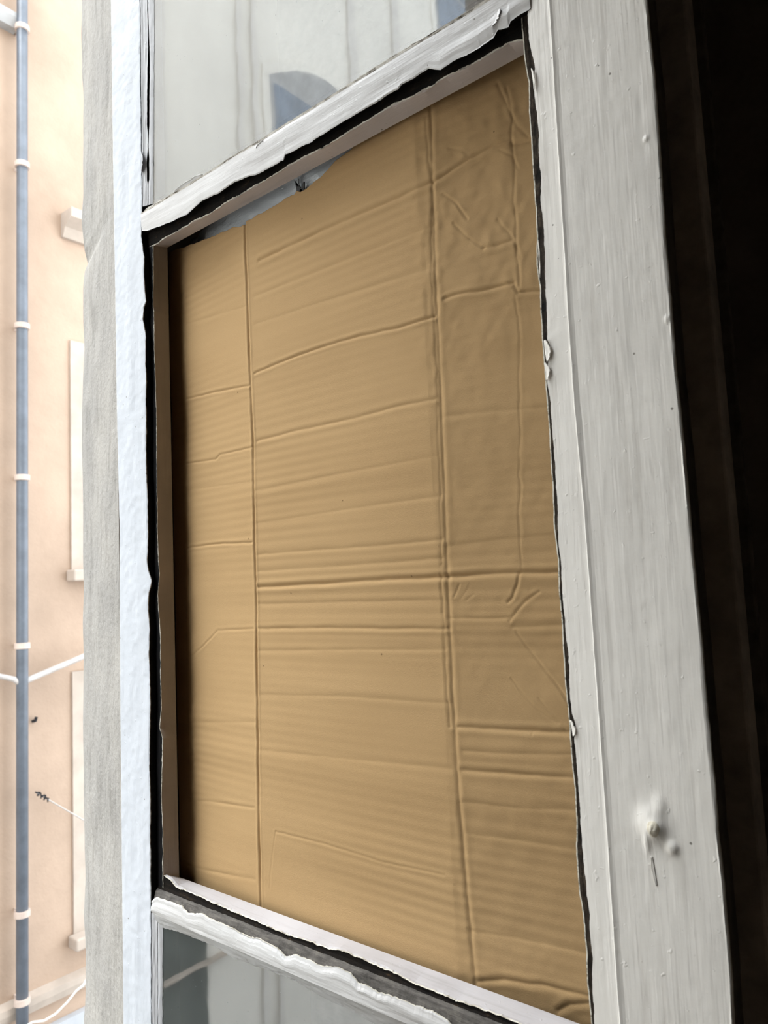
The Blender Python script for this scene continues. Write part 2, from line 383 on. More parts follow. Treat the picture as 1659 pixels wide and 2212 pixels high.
fs['label'] = 'wide free stile with a filled screw bump'

# lump of cream filler over the screw head
c = un(1414, 1788, 1, 0); V = []; nu, nv = 14, 28
for i in range(nu):
    rr = i / (nu - 1)
    for j in range(nv):
        t = 2 * math.pi * j / nv; wv = 1 + .13 * float(n1(t * .8, 1, 91)) * rr
        V.append((c[0] + .0050 * rr * wv * math.cos(t), -.0034 - .0024 * (1 - rr ** 2.2) + .0048 * rr ** 4 + .0004 * float(n2(rr * 4 * math.cos(t), rr * 4 * math.sin(t), 92)), c[2] + .0062 * rr * wv * math.sin(t)))
FILL = rotten('cream_filler', srgb(150, 138, 118), srgb(212, 204, 186), srgb(228, 222, 208), 2, .0005, .6, .3, (.30, .46, .62))
mesh('screw_filler', V, [[i * nv + j, i * nv + (j + 1) % nv, (i + 1) * nv + (j + 1) % nv, (i + 1) * nv + j] for i in range(nu - 1) for j in range(nv)], FILL, SASH, smooth=True)

# upper glazing bar
ub_face = [(305.5, 500), (317, 499), (337.6, 491), (371, 479), (405, 462), (435, 435), (472.6, 417), (506, 393), (540, 381), (558, 376), (613, 346), (617, 334), (672, 307),
           (736.5, 266), (801, 229), (860, 192), (867, 183), (892, 172), (926.6, 147.5), (952, 151), (984, 130.6), (1030, 107.6), (1066, 82.5), (1075.5, 64), (1098, 59.6), (1103, 46), (1135, 25)]
ub_lip = [(341, 525), (358, 513), (385, 499.6), (422, 476), (452, 462), (486, 439), (513, 425), (540, 408), (560, 397), (617, 362), (663, 337), (695, 321), (755, 284), (801, 256.5),
          (846, 229), (878.5, 215), (915, 197), (961, 167), (1007, 146.6), (1052.6, 121), (1098, 93), (1135, 86)]
fz, lz = poly_x(ub_face, .0004), poly_x(ub_lip, RAB)
def barx(a, b, n=1500): return np.linspace(a, b, n)
x = barx(-.0015, W + .0035)
col = lambda y, zz: np.stack([x, y + 0 * x, zz + 0 * x], -1)
ze = fz(x) + jag(x, 81, .0004); zl = lz(x) + jag(x, 91, .0005)
P = [col(T, H - .0093), col(RAB + .0016, lz(x) * .93 + .07 * (H - .0093)), col(RAB + .0003, zl), col(RAB, zl + .0010 + jag(x, 95, .0004)), col(RAB, H + .0045), col(.0035, H + .0055), col(.0016, ze + .0014), col(.0012, ze)]
sm = [3, 3, 2, 1, 1, 1, 1, 1]
P.append(col(.0003, ze)); sm.append(0)
nf = 12
for k in range(nf):
    u = k / (nf - 1); zz = (ze + .001) * (1 - u) + (.7262 + .0007 * n1(x, 30, 85)) * u
    P.append(col(.0005 * n2(u * 4, x * 14, 17) + .00010 * n2(u * 12, x * 50, 18) - .0006 * math.sin(math.pi * u), zz)); sm.append(0)
P += [col(.0016, .7264 + .0006 * n1(x, 45, 86)), col(.0020, .7276), col(RAB, .7276), col(RAB, .7365), col(T, .7365)]; sm += [1, 1, 1, 1, 3]
sm = sm[:len(P) - 1] + [3]; kf = len(P) - 5
sm[kf - 1] = sm[kf - 2] = 4
ub = loft('glazing_bar', np.stack(P, 1), [WHITE_BAR, BLACK_BAR, CHIP, GREY_BAR, DIRTY], sm, SASH)
ub['label'] = 'bar above the cardboard with a black rotten groove under it'

# lower glazing bar
lb_face = [(325, 1949), (337.5, 1938), (363, 1949), (392, 1957), (405, 1972), (434.6, 1974), (447, 1982.5), (485, 1997), (506, 2008), (527, 2020.5), (561, 2029), (599, 2050), (616, 2067),
           (637, 2062.7), (675, 2079.6), (700, 2088), (728, 2089), (757, 2106), (773.4, 2122), (814, 2142.6), (863.6, 2159), (904.6, 2175), (954, 2196), (974, 2212), (1289, 2340)]
lb_lip = [(355, 1893), (367, 1900), (380, 1916), (422, 1934), (464, 1953), (506, 1971), (548.5, 1988), (591, 2008), (633, 2024), (675, 2037), (700, 2048), (728, 2051), (769, 2067), (831, 2093),
          (859.5, 2106), (892, 2126), (954, 2147), (986.6, 2163), (1036, 2179.5), (1060, 2188), (1270, 2275)]
fz, lz = poly_x(lb_face, .0004), poly_x(lb_lip, RAB)
ze = fz(x) + jag(x, 101, .0007); zl = lz(x) + jag(x, 111, .0006)
P = [col(T, .0137), col(RAB + .0030, lz(x) + .0006), col(RAB + .0012, zl + .0004), col(RAB + .0002, zl), col(RAB + .0009, zl - .001), col(RAB + .0006, np.minimum(zl - .0025, .0092)), col(RAB - .0010, .0066 + .0003 * n1(x, 200, 45)), col(RAB - .0032, .0046 + .0006 * n1(x, 60, 44)), col(.0022, ze - .0002), col(.0014, ze + .0002)]
sm = [0, 0, 2, 1, 1, 1, 3, 3, 3, 2]
P.append(col(.0003, ze + .0003)); sm.append(0)
for k in range(nf):
    u = k / (nf - 1); zz = (ze - .0008) * (1 - u) + (-.0156) * u
    P.append(col(.0006 * n2(u * 4, x * 14, 19) + .00012 * n2(u * 12, x * 60, 20) - .0008 * math.sin(math.pi * u), zz)); sm.append(0)
P += [col(.0006, -.0162), col(RAB, -.0162), col(RAB, -.0255), col(T, -.0255)]; sm += [0, 1, 1, 3]
sm = sm[:len(P) - 1] + [1]; sm[0] = sm[1] = 4
LIP_LOW = old_paint('light_toned_white_lip', (.52, .50, .51, 1), (.44, .42, .43, 1), 0, rough=.55, dirt=.6)  # lip white darkened in colour to hold back strong light on it
lb = loft('glazing_bar', np.stack(P, 1), [WHITE_BAR, BLACK_BAR, CHIP, GREY_WOOD, LIP_LOW], sm, SASH)
lb['label'] = 'bar below the cardboard with crusted black and grey bare wood'

# top and bottom rails (beyond the picture, they carry the other panes)
for (a, b_, nm) in ((ZB, -.69, 'bottom_rail'), (1.955, ZT, 'top_rail')):
    MB().box(.0005, W, .0002, T, a, b_).build(nm, WHITE_BAR, SASH, bevel=.001)

# glass of the upper and lower openings, held by putty
MB().box(-.0002, W + .0002, .0056, .0077,   .7278, 1.955).build('glass_pane', GLASS, SASH)
MB().box(-.0002, W + .0002, .0056, .0077, -.69, -.0166).build('glass_pane', GLASS_LOW, SASH)
def putty_upright(z0, z1, xa, xg, wfun, name='putty', n=900):
    global z, col
    z = np.linspace(z0, z1, n); col = lambda x, y: np.stack([x + 0 * z, y + 0 * z, z], -1)
    a = xa(z) + .0003; g = xg(z) + jag(z, 123, .0003); wd = wfun(z)
    mid = a + (g - a) * (.56 + .05 * n1(z, 14, 66)); hw = np.clip(wd, .00012, .0028) / 2
    f = lambda X: .0009 + (X - a) / (g - a) * .0046
    P = [col(a, .0054), col(a, .0009)]; sm = [0, 0]
    for u in (.15, .35, .6, .85): 
        X = a + (mid - hw - a) * u; P.append(col(X, f(X) + .0004 * n1(z, 60, int(u * 100)) * (u < .8))); sm.append(0)
    P += [col(mid - hw, f(mid - hw) - .0003 + jag(z, 5, .0002)), col(mid - hw * .7, f(mid) + .0022), col(mid + hw * .7, f(mid) + .0022), col(mid + hw, f(mid + hw) + .0001)]; sm += [1, 1, 1, 0]
    for u in (.3, .6): 
        X = mid + hw + (g - mid - hw) * u; P.append(col(X, f(X) + .0002 * n1(z, 80, int(u * 70)) - .0003)); sm.append(0)
    P += [col(g, .0054)]; sm += [0]
    if wd.max() < .0003: sm = [0] * len(sm)
    return loft(name, np.stack(P, 1), [PUTTY, BLACK_UP], sm[:len(P) - 1] + [1], SASH)
def wup(z):      # black crack: wide where the putty broke away
    base = .0006 + .0005 * n1(z, 20, 201)
    for (ya, wd, hh) in ((180, .0035, .040), (235, .003, .02), (350, .0032, .012), (372, .006, .006)):
        zc = un(318, ya, 1, 0)[2]; base = base + wd * np.exp(-((z - zc) / hh) ** 2)
    return base
pg = poly_z([(333, 0), (333, 100), (332, 300), (331, 420), (330, 440)], .0055)
putty_upright(.733, 1.955, lambda z: np.interp(z, [.6, .98, 1.5], [fin(.733), fin(.98), fin(.98)]), pg, wup)
pg2 = poly_z([(352, 1995), (351, 2100), (351, 2212)], .0055)
p2 = putty_upright(-.69, -.0163, lambda z: np.interp(z, [-.69, -.1, 0], [fin(-.1), fin(-.1), fin(-.02)]), pg2, lambda z: .0002 + 0 * z)
x = barx(.0002, W - .0005); col = lambda y, zz: np.stack([x, y + 0 * x, zz + 0 * x], -1)
def putty_level(za, ya, zg, seed, crack):
    s = 1 if zg[0] > za else -1
    e = zg + jag(x, seed, .0005); P = [col(.0055, za), col(ya, za), ]
    for u in (.2, .4, .6, .8): P.append(col(ya + (.0048 - ya) * u + .0003 * n1(x, 90, seed + int(u * 10)), za + (e - za) * u))
    P.append(col(.0048 + .0003 * n1(x, 200, seed), e)); P.append(col(.0056, e + 0 * x))
    sm = [1, 1 if crack else 0, 0, 0, 0, 0, 0, 0]
    return loft('putty', np.stack(P, 1), [DIRTY if crack else PUTTY_BAR, BARE_UP], sm, SASH)
top_edge = poly_x([(325, 445), (400, 403), (480, 355), (560, 308), (613, 277), (660, 243), (727, 201), (800, 152), (860, 114), (925, 78), (1048, 5)], .0052)
bot_edge = poly_x([(352, 2003), (400, 2018), (464, 2044), (506, 2071), (560, 2088), (640, 2117), (700, 2155), (760, 2183), (810, 2212), (1289, 2420)], .0052)
putty_level(.7277, .0018, top_edge(x), 300, True)
putty_level(-.0160, .0006, bot_edge(x), 320, False)

# curled paint flakes that stand off the wood
def flake(pa, pb, yb, wid, lift, curl, seed, parent, mat=WHITE_LIFTED):
    a = un(*pa, 1, yb); b_ = un(*pb, 1, yb); d = b_ - a; L = np.linalg.norm(d); d = d / L
    s = np.array([d[2], 0, -d[0]]); nu, nv = 16, 8; V = []
    for i in range(nu):
        u = i / (nu - 1); ww = wid * (math.sin(math.pi * (u * .9 + .05)) ** .5) * (1 + .25 * float(n1(u, 9, seed)))
        for j in range(nv):
            v = j / (nv - 1); V.append(a + d * L * u + s * ww * (v + .12 * float(n1(v, 4, seed + 2))) + np.array([0, -lift * v ** curl - .0002, 0]))
    Fc = [[i * nv + j, i * nv + j + 1, (i + 1) * nv + j + 1, (i + 1) * nv + j] for i in range(nu - 1) for j in range(nv - 1)]
    o = mesh('paint_flake', V, Fc, mat, parent, smooth=True); sd_ = o.modifiers.new('thick', 'SOLIDIFY'); sd_.thickness = .00035
    return o
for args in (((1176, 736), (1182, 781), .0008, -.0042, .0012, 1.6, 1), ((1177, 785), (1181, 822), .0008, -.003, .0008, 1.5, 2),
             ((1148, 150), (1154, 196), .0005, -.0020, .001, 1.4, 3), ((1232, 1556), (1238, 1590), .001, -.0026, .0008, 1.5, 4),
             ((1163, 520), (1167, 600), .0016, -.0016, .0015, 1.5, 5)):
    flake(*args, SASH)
for args in (((380, 417), (440, 380), .0008, -.0040, .0018, 1.6, 6), ((1060, 58), (1078, 20), -.0003, .004, .0012, 1.5, 7), ((555, 322), (570, 305), .0002, -.002, .001, 1.4, 8)):
    flake(*args, SASH, WHITE_BAR)
flake((1409, 1850), (1420, 1914), .0001, .0016, .0003, 1.6, 12, SASH)
flake((306, 330), (307, 372), .001, -.0050, .0022, 1.6, 9, SASH, PUTTY)

# ------------------------------------------------------------------ the cardboard that closes the middle pane
YC = .0310; XF = .1370; SLOPE = .07
def yc(X): return YC + SLOPE * np.maximum(0, XF - X) + .10 * np.maximum(0, X - .352)
def unc(a, b):
    yv = YC
    for _ in range(6):
        p = un(a, b, 1, yv); yv = float(yc(p[0]))
    return p
card_top = [(369, 542), (386, 536.6), (424, 524), (462, 509.5), (478, 501.5), (486, 500), (492, 497), (503, 492), (518, 489), (528, 486), (535, 476), (542, 474), (558, 463), (566, 461), (581, 451), (600, 441), (608, 435),
            (614, 430), (636, 419), (640, 412), (649.5, 414.6), (663, 407.7), (675, 396), (695, 380), (710, 362), (727, 343.6), (755, 325), (766, 314)]
tp = np.array([unc(*q) for q in card_top]); tp = tp[np.argsort(tp[:, 0])]
cr = []    # (polyline in the photograph, depth mm, half width mm, roughness)
V_ = lambda *p: list(p)
cr += [([(529, 480), (536, 700), (546, 950), (552, 1250), (558, 1600), (563, 1960)], 3.4, 1.1, .00025),
       ([(931, 230), (935, 400), (943, 650), (955, 900), (966, 1230), (973, 1400), (983, 1600), (1003, 1850), (1030, 2150)], 1.5, 1.5, .0004),
       ([(920, 250), (925, 330), (936, 400), (932, 520), (935, 640), (944, 800), (950, 1000), (955, 1220)], .8, 1.2, .0007),
       ([(952, 1240), (958, 1330), (964, 1480), (972, 1570)], .8, 1.2, .0007),
       ([(1095, 190), (1108, 260), (1104, 300), (1112, 360), (1111, 450), (1116, 520), (1122, 620)], .9, 1.0, .0009),
       ([(1113, 640), (1124, 720), (1121, 800), (1124, 900), (1122, 1100), (1128, 1230)], .45, .9, .0009),
       ([(1075, 180), (1098, 235), (1118, 272), (1142, 296)], .9, 1.0, .0004),
       ([(560, 563), (700, 497), (850, 432), (938, 393), (1010, 345), (1060, 318), (1102, 302), (1108, 312), (1145, 303)], 1.1, 1.6, .0003),
       ([(958, 420), (985, 440), (1010, 472)], 1.0, .9, .0005), ([(980, 483), (1005, 508), (1024, 522), (1046, 536)], 1.0, .9, .0005),
       ([(1075, 475), (1100, 505), (1115, 530), (1125, 560)], .8, .9, .0005),
       ([(1046, 536), (1075, 530), (1105, 520)], .6, 1.5, .0004),
       ([(1022, 560), (1045, 580), (1065, 592)], .4, 1.5, .0004), ([(970, 320), (1000, 326), (1012, 335)], .5, 1.0, .0004),
       ([(1080, 325), (1105, 335), (1120, 365)], .6, .9, .0004),
       ([(550, 806), (640, 768), (735, 737), (780, 725), (860, 708), (938, 684)], 1.0, 1.1, .0003),
       ([(960, 646), (985, 636), (1040, 628), (1110, 612), (1120, 632), (1170, 628)], .9, 1.2, .0004),
       ([(556, 952), (640, 930), (760, 905), (850, 880), (940, 862)], .6, 1.3, .0003),
       ([(402, 862), (470, 846), (538, 833)], .9, 1.0, .0003),
       ([(402, 1002), (466, 992), (475, 982), (545, 966)], .6, 1.0, .0003),
       ([(405, 1183), (470, 1175), (545, 1172)], 1.0, 1.0, .0003),
       ([(405, 1425), (440, 1395), (470, 1362), (548, 1358)], .5, 1.0, .0003),
       ([(407, 1728), (470, 1733), (550, 1745)], .5, 1.2, .0003), ([(407, 1870), (470, 1885), (550, 1900)], .4, 1.5, .0003),
       ([(558, 1198), (700, 1187), (830, 1178), (955, 1166)], .5, 1.6, .0003), ([(558, 1234), (750, 1222), (955, 1206)], .35, 1.6, .0003),
       ([(558, 1268), (700, 1260), (850, 1250), (967, 1246), (1040, 1240), (1110, 1238), (1208, 1235)], 1.8, 1.6, .0003),
       ([(558, 1305), (750, 1300), (955, 1295)], .35, 1.6, .0002),
       ([(558, 1358), (700, 1356), (850, 1358), (968, 1358)], .9, 1.4, .0003),
       ([(968, 1335), (1040, 1336), (1100, 1335)], .6, 1.4, .0003), ([(1110, 1355), (1214, 1350)], .6, 1.8, .0003),
       ([(558, 1406), (750, 1403), (960, 1404)], .35, 1.6, .0002),
       ([(1122, 1240), (1120, 1262), (1108, 1290), (1098, 1300)], 1.1, 1.0, .0005),
       ([(1165, 1278), (1135, 1300), (1118, 1318), (1102, 1342)], 1.1, 1.0, .0005),
       ([(980, 1290), (992, 1262)], .5, .8, .0003), ([(995, 1294), (1010, 1270)], .4, .8, .0003), ([(1008, 1296), (1022, 1284)], .4, .8, .0003),
       ([(1115, 1365), (1145, 1405), (1180, 1450), (1215, 1495), (1226, 1515)], .8, .8, .0002),
       ([(1105, 1465), (1130, 1500), (1165, 1535), (1205, 1562)], .6, .8, .0003), ([(1165, 1510), (1190, 1540), (1222, 1575)], .5, .8, .0003),
       ([(990, 1570), (1080, 1575), (1145, 1578), (1232, 1582)], 1.0, 1.5, .0003),
       ([(1150, 1582), (1148, 1590)], .5, .6, .0001),
       ([(1000, 1622), (1100, 1628), (1235, 1630)], .4, 1.6, .0002),
       ([(1000, 1663), (1100, 1670), (1240, 1680)], .9, 1.5, .0003),
       ([(1003, 1732), (1120, 1745), (1245, 1750)], .4, 1.8, .0002), ([(1005, 1800), (1120, 1815), (1248, 1835)], .3, 1.8, .0002),
       ([(1015, 2010), (1130, 2030), (1265, 2060)], .5, 2.0, .0002),
       ([(1035, 2120), (1090, 2116), (1180, 2130), (1280, 2155)], .9, 1.6, .0004), ([(1205, 2185), (1230, 2170), (1282, 2168)], .8, 1.6, .0004),
       ([(597, 1796), (588, 1850), (582, 1920)], .35, .7, .0002), ([(597, 1796), (700, 1822), (830, 1862), (960, 1890)], .35, .9, .0002),
       ([(562, 1500), (760, 1505), (975, 1520)], .25, 1.8, .0002), ([(562, 1620), (760, 1640), (975, 1660)], .25, 1.8, .0002),
       ([(550, 700), (700, 650), (935, 580)], .3, 1.8, .0002), ([(553, 1060), (750, 1020), (948, 985)], .3, 1.8, .0002), ([(556, 1130), (750, 1100), (950, 1072)], .3, 1.8, .0002),
       ([(962, 900), (1050, 890), (1190, 880)], .3, 2.0, .0002), ([(970, 1180), (1080, 1165), (1200, 1155)], .3, 2.0, .0002),
       ([(404, 700), (470, 680), (536, 660)], .25, 1.6, .0002), ([(404, 1060), (470, 1050), (547, 1040)], .25, 1.6, .0002), ([(406, 1560), (550, 1560)], .25, 1.6, .0002),
       ([(550, 640), (700, 580), (935, 490)], .25, 1.6, .0002)]
nx_, nz_ = 640, 1000
gx = np.linspace(-.012, W + .012, nx_); gv = np.linspace(0, 1, nz_)
ztop = np.interp(gx, np.append(tp[:, 0], [.36, 1]), np.append(tp[:, 2], [H + .006, H + .006])) + jag(gx, 401, .0005)
ztop = np.minimum(ztop, H + .006); zbot = -.012
GX = np.repeat(gx[None, :], nz_, 0); GZ = zbot + (ztop[None, :] - zbot) * gv[:, None]
HH = np.zeros_like(GX)
for kk, (pl, dep, wd, wob) in enumerate(cr):
    Q = np.array([unc(*q) for q in pl])[:, [0, 2]]
    best = np.full(GX.shape, 9.0); wob_x = GX + wob * n2(GX * 120, GZ * 120, 500 + kk); wob_z = GZ + wob * n2(GX * 120, GZ * 120, 600 + kk)
    pad = .02; bb = (GX > Q[:, 0].min() - pad) & (GX < Q[:, 0].max() + pad) & (GZ > Q[:, 1].min() - pad) & (GZ < Q[:, 1].max() + pad)
    px_, pz_ = wob_x[bb], wob_z[bb]; bd = np.full(px_.shape, 9.0)
    for i in range(len(Q) - 1):
        d = Q[i + 1] - Q[i]; L2 = d @ d; t = np.clip(((px_ - Q[i, 0]) * d[0] + (pz_ - Q[i, 1]) * d[1]) / L2, 0, 1)
        e0 = 0; bd = np.minimum(bd, np.hypot(px_ - Q[i, 0] - t * d[0], pz_ - Q[i, 1] - t * d[1]))
    flat = abs(Q[-1, 0] - Q[0, 0]) > abs(Q[-1, 1] - Q[0, 1]) * 1.5
    wd_ = wd * .001; dd = dep * .001 * (1.0 if flat else .55)
    g = dd * (np.exp(-(bd / wd_) ** 1.6) - .28 * np.exp(-((bd - 2.6 * wd_) / (1.5 * wd_)) ** 2))
    fade = .75 + .25 * n2(px_ * 40, pz_ * 40, 700 + kk)
    HH[bb] += g * fade
amp = .5 + .5 * n2(GX * 6, GZ * 14, 31)
HH += .00010 * amp * np.sin(2 * np.pi * (GZ + .0012 * n2(GX * 5, GZ * 8, 32)) / .0085)
HH += .00034 * n2(GX * 4, GZ * 55, 33) + .0006 * n2(GX * 9, GZ * 14, 34)
right = np.clip((GX - .335) / .02, 0, 1)
crink = .00022 * n2(GX * 160, GZ * 130, 35) + .0004 * n2(GX * 70, GZ * 60, 36)
HH += right * crink * (.45 + .9 * np.clip((GZ - .45) / .1, 0, 1))
Vc = np.stack([GX, yc(GX) + HH, GZ], -1).reshape(-1, 3)
ii = (np.arange(nz_ - 1)[:, None] * nx_ + np.arange(nx_ - 1)[None, :]).reshape(-1)
Fq = np.stack([ii, ii + 1, ii + 1 + nx_, ii + nx_], -1)
me = bpy.data.meshes.new('cardboard_sheet'); me.vertices.add(len(Vc)); me.vertices.foreach_set('co', Vc.astype(np.float32).ravel())
me.loops.add(Fq.size); me.loops.foreach_set('vertex_index', Fq.astype(np.int32).ravel())
me.polygons.add(len(Fq)); me.polygons.foreach_set('loop_start', (np.arange(len(Fq)) * 4).astype(np.int32)); me.polygons.foreach_set('loop_total', np.full(len(Fq), 4, dtype=np.int32))
me.polygons.foreach_set('use_smooth', np.ones(len(Fq), dtype=bool)); me.update(calc_edges=True); me.validate()
me.materials.append(CARD); me.materials.append(CARD_EDGE)
card = bpy.data.objects.new('cardboard_sheet', me); COL.objects.link(card)
s_ = card.modifiers.new('board', 'SOLIDIFY'); s_.thickness = .0022; s_.offset = -1.0; s_.material_offset_rim = 1
tag(card, 'brown corrugated cardboard with fold creases closing the missing middle pane of the sash', 'cardboard')

# white plastic film stuffed behind the torn top edge of the cardboard
nx2, nz2 = 220, 90
px2 = np.linspace(-.010, .330, nx2); pz2 = np.linspace(.600, .722, nz2)
PX, PZ = np.meshgrid(px2, pz2)
PY = .040 + .0035 * n2(PX * 22, PZ * 30, 41) + .0018 * np.abs(n2(PX * 60 + PZ * 40, PZ * 90, 42)) + .0006 * n2(PX * 160, PZ * 160, 43) + .0 * PX
PY = PY + .030 * np.clip((.10 - PX) / .1, 0, 1) ** 1.0
PY = np.maximum(PY, yc(PX) + .006)
Vp = np.stack([PX, PY, PZ], -1).reshape(-1, 3)
ii = (np.arange(nz2 - 1)[:, None] * nx2 + np.arange(nx2 - 1)[None, :]).reshape(-1)
FILM, nt, bs = newmat('milky_plastic_film'); setp(bs, .28, .5); bs.inputs['Base Color'].default_value = (.86, .91, .96, 1)
bump(nt, bs, [(noise(nt, coords(nt, (40, 40, 90)), 1.0, 4, .6), .003)])
film = mesh('plastic_film', Vp, np.stack([ii, ii + 1, ii + 1 + nx2, ii + nx2], -1), FILM, smooth=True)
tag(film, 'crumpled milky plastic film showing above the torn top edge of the cardboard', 'plastic film')
t_ = film.modifiers.new('film', 'SOLIDIFY'); t_.thickness = .0004
# small folded tear sticking up from the cardboard
FOLD = plain('dark_torn_fold', (.10, .10, .10, 1), .6, .3, .3, 200)
for (a, b_, c, m, nm) in (((637, 389), (655, 414), (641, 416), FOLD, 'torn_fold'), ((656, 392), (656, 414), (646, 415), FOLD, 'torn_fold'), ((630, 392), (644, 386), (645, 404), FILM, 'torn_fold')):
    q = [un(*k, 1, .0345) for k in (a, b_, c)]; V = [tuple(k) for k in q] + [tuple(k + np.array([.0005, .0012, 0])) for k in q]
    o = mesh(nm, V, [[0, 1, 2], [5, 4, 3], [0, 3, 4, 1], [1, 4, 5, 2], [2, 5, 3, 0]], m, card)

# ------------------------------------------------------------------ dark things in the room behind the sash
PANEL = plain('dark_brown_panel_paint', (.48, .43, .37, 1), .75, .15, .3, 18, .001, 60)
a0 = un(1500, 200, 1, .12)[0]; a1 = un(1600, 1400, 1, .12)[0]
sh = empty('folded_shutter', (.40, .12, ZB), 'dark brown wooden shutter board in shadow behind the free stile', 'shutter'); WORLD['folded_shutter'] = (.40, .12, ZB)
MB().box(.10, (a0 + a1) / 2, .12, .142, ZB - .45, 1.5).build('board', PANEL, sh, bevel=.002)
MB().box(.10, (a0 + a1) / 2 + .006, .1425, .150, ZB - .45, 1.5).build('back_lath', EDGE, sh, bevel=.001)

# ------------------------------------------------------------------ across the courtyard
XB = -8.0
def fac(a, b, xw=XB): return un(a, b, 0, xw)
PINK = plain('peach_render', (.47, .355, .275, 1), .95, .05, .10, .8, .01, 6)
CREAM = plain('cream_render', (.82, .79, .73, 1), .95, .05, .05, .5, .01, 6)
TRIMM = plain('pale_stone_trim', (.50, .43, .37, 1), .9, .1, .10, 3)
SHUT = plain('grey_joinery', (.42, .42, .42, 1), .8, .1, .1, 3)
GROUND = plain('courtyard_paving', (.22, .21, .20, 1), .95, .1, .2, 1)
tag(MB().box(-8.5, 0, -45, 25, -9.3, -9.0).build('ground', GROUND), kind='structure')

pinkb = empty('apartment_building', (-8.2, 4, -9), 'peach rendered building across the courtyard with a grey downpipe', 'building'); WORLD['apartment_building'] = (-8.2, 4, -9)
MB().box(-8.5, XB, 1.2, 22, -9, 12.5).build('wall', PINK, pinkb)
ys = fac(152, 1106)[1]
def far_window(parent, ya, yb, za, zb, arch=0.0, surround=TRIMM, fr=None, cool=True, sill=True, sw=.18):
    n = 12
    def out(y0, y1, z0, z1, ar):
        p = [(y0, z0), (y1, z0), (y1, z1)]
        if ar: p += [(y1 + (y0 - y1) * i / n, z1 + ar * math.sin(math.pi * i / n)) for i in range(1, n)]
        return p + [(y0, z1)]
    s = MB().prism(out(ya - sw, yb + sw, za - .02, zb + sw * .8, arch), XB, XB + .03).build('window_surround', surround, parent)
    r = MB().prism(out(ya, yb, za, zb, arch), XB + .0305, XB + .036).build('window', SHUT, parent)
    ym = (ya + yb) / 2; g = MB()
    cols = ((ya + .08, ym - .05), (ym + .05, yb - .08)); hh = (zb - za - .1) / 3
    for c0, c1 in cols:
        for k in range(3): g.box(XB + .0365, XB + .042, c0, c1, za + .08 + k * hh, za + (k + 1) * hh)
    g.build('pane', WINGLASS, r)
    if sill: MB().box(XB, XB + .20, ya - sw - .06, yb + sw + .06, za - .16, za - .02).build('sill', surround, parent, bevel=.02)
    return r
zA0, zA1 = fac(165, 1245)[2], fac(150, 735)[2]
far_window(pinkb, ys + .18, ys + 1.4, zA0 + .1, zA1 - .15)
zB0, zB1 = fac(155, 2045)[2], fac(155, 1450)[2]
far_window(pinkb, ys + .18, ys + 1.4, zB0 + .16, zB1 - .15)
zc = fac(160, 478)[2]
MB().prism([(XB, zc - .28), (XB + .05, zc - .28), (XB + .10, zc - .16), (XB + .26, zc - .08), (XB + .26, zc + .04), (XB, zc + .04)], ys - .10, ys + 2.0, 1).build('window_hood', TRIMM, pinkb)
p0, p1 = fac(0, 18), fac(44, 50)
MB().prism([(XB, p1[2] - .20), (XB + .12, p1[2] - .20), (XB + .16, p1[2] - .08), (XB + .16, p1[2] - .02), (XB, p1[2] + .03)], 1.2, p1[1] - .08, 1).build('string_course', SHUT, pinkb)
# ledge with a slanting gutter low on the wall
q0, q1 = fac(0, 2190), fac(178, 2100)
MB().prism([(XB, q0[2] - .10), (XB + .08, q0[2] - .10), (XB + .10, q0[2] - .02), (XB + .10, q0[2] + .05), (XB, q0[2] + .09)], 1.2, 12, 1).build('ledge', TRIMM, pinkb)
MB().box(XB, XB + .09, 1.2, 12, -9, q0[2] - .35).build('base_wall', plain('grey_blue_base', (.45, .47, .50, 1), .9, .1, .1, 2), pinkb)

ZINC = plain('zinc_grey_pipe', (.115, .135, .165, 1), .38, .55, .15, 6)
COLLAR = plain('pale_collar', (.58, .48, .42, 1), .45, .4, .1, 6)
xp = XB + .17; rp = .062
pp = lambda a, b: un(a, b, 0, xp)
py_ = pp(48, 1000)[1]
pipe = empty('downpipe', (xp, py_, -9), 'grey zinc downpipe with pale collars running up the peach wall', 'downpipe'); WORLD['downpipe'] = (xp, py_, -9)
MB().tube([(xp, py_, -9), (xp, py_, 12.4)], rp, 20).build('pipe', ZINC, pipe, smooth=True)
for yv in (62, 357, 705, 1032, 1395, 1973, 2162):
    zc_ = pp(48, yv)[2]; MB().tube([(xp, py_, zc_ - .035), (xp, py_, zc_ - .03), (xp, py_, zc_ + .03), (xp, py_, zc_ + .035)], [rp, rp + .02, rp + .02, rp], 20).build('collar', COLLAR, pipe)
    MB().box(XB + .001, xp, py_ - .012, py_ + .012, zc_ - .02, zc_ + .02).build('bracket', COLLAR, pipe)
BR = plain('pale_zinc_branch', (.50, .47, .45, 1), .35, .5, .15, 6)
e1, e2, e0 = pp(178, 1419), pp(62, 1468), pp(0, 1461)
e3 = e1 + (e1 - e2) * 1.2; em = pp(46, 1480)
MB().tube([tuple(em), tuple(e2), tuple(e1), tuple(e3)], .034, 14).build('branch_pipe', BR, pipe, smooth=True)
MB().tube([tuple(em), tuple(pp(30, 1467)), tuple(e0), tuple(e0 + (e0 - em) * 2)], .030, 14).build('branch_pipe', BR, pipe, smooth=True)

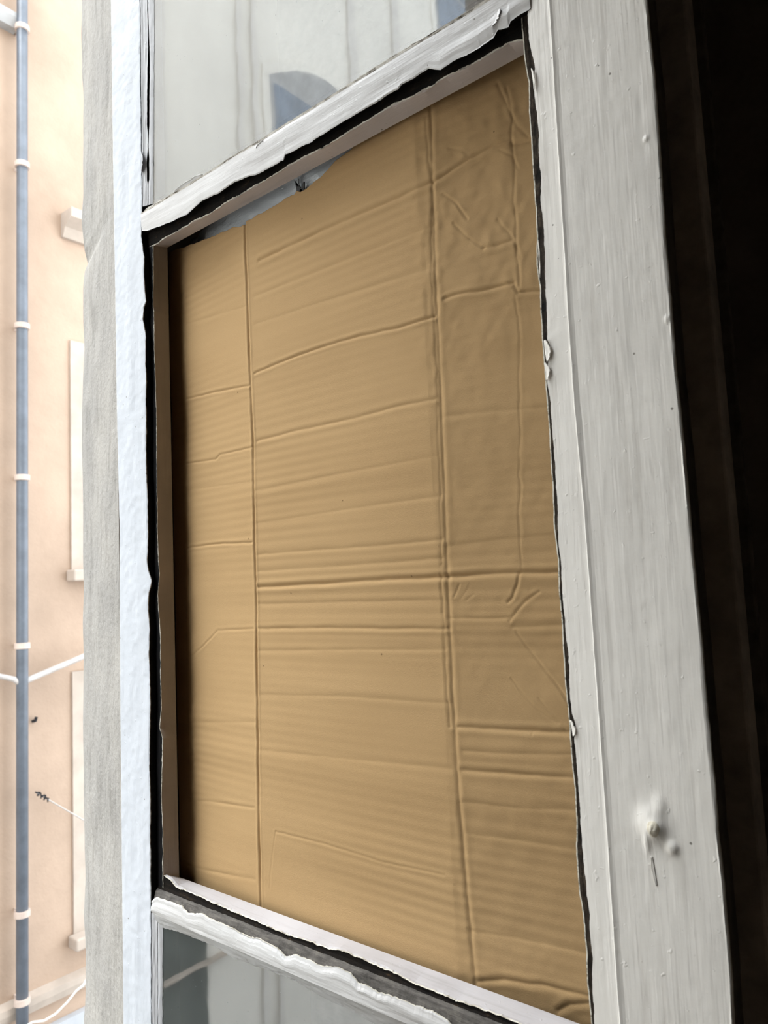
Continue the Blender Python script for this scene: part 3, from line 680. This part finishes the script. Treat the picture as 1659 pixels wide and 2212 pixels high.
# thin rod with a bristly dark tip sticking out from the wall
DARKT = plain('dark_iron', (.03, .03, .035, 1), .6, .3, .2, 30)
r0, r1 = un(78, 1712, 0, XB + .12), un(178, 1770, 0, XB + .12)
rod = empty('wall_rod', tuple(r0), 'thin rod with a dark bristly tip fixed to the peach wall', 'rod'); WORLD['wall_rod'] = tuple(r0)
MB().tube([tuple(r0), tuple(r1 + (r1 - r0) * .3)], .008, 8).build('rod', BR, rod)
t = MB()
for k in range(16):
    u = k / 16 * .26; c = r0 + (r1 - r0) * u; an = k * 2.4
    t.tube([tuple(c), tuple(c + np.array([.01, math.cos(an) * .028, math.sin(an) * .028]))], .009, 5)
t.build('bristles', DARKT, rod)
# iron stub above it
s0 = un(71, 1558, 0, XB)
tag(MB().tube([tuple(s0 + np.array([.001, 0, 0])), tuple(s0 + np.array([.05, .005, .01])), tuple(s0 + np.array([.06, .01, .05]))], .018, 8).build('iron_stub', DARKT), 'small dark iron stub in the peach wall between the two pipes', 'stub')
# slack cable at the foot
cpts = [un(a, b, 0, XB + .45) for a, b in ((70, 2208), (95, 2205), (120, 2190), (145, 2165), (165, 2140), (180, 2128))]
cpts.append(cpts[-1] + np.array([-.2, .5, .35])); cpts.insert(0, cpts[0] + np.array([0, -.4, -.05]))
tag(MB().tube([tuple(p) for p in cpts], .011, 8).build('cable', plain('white_cable', (.8, .8, .78, 1), .5, .3, .05, 5), smooth=True), 'slack white cable hanging at the foot of the peach wall', 'cable')

# cream building further along the yard: mirrored in the upper and lower glass
cream = empty('apartment_building', (-8.2, -10, -9), 'cream rendered building mirrored in the upper and lower glass panes', 'building'); WORLD[cream.name] = (-8.2, -10, -9)
MB().box(-8.5, XB, -7.15, 1.19, -9, 11.6).box(-8.5, XB, -11.4, -7.15, -9, 14.5).box(-8.5, XB, -30, -11.4, -9, 18).build('wall', CREAM, cream)
for ya, yb in ((-5.55, -5.35), (-7.02, -6.92), (-7.32, -7.22), (-9.9, -9.7), (-11.3, -11.1)):
    MB().box(XB, XB + .05, ya, yb, 3 if ya > -6 else -9, 11.5 if ya > -7.1 else 14.4).build('pilaster', plain('cream_trim', (.72, .69, .65, 1), .9, .1, .05, 2), cream)
def arched(y0, y1, z0, z1, rise):
    far_window(cream, y0, y1, z0, z1, rise, CREAM, sill=True, sw=.16)
arched(-10.3, -7.62, 5.4, 8.85, .62)
arched(-15.6, -12.8, 11.6, 15.2, .5)
arched(-10.3, -7.62, -1.0, 2.6, .6)
MB().box(XB, XB + .02, -5.95, -4.6, -9, .5).build('passage_opening', plain('dark_passage', (.10, .11, .10, 1), .9, .1, .2, 2), cream)
MB().box(XB, XB + .10, -6.3, -4.4, -4.69, -4.655).build('awning_edge', TRIMM, cream)
arched(-15.6, -12.8, 5.4, 8.9, .5)
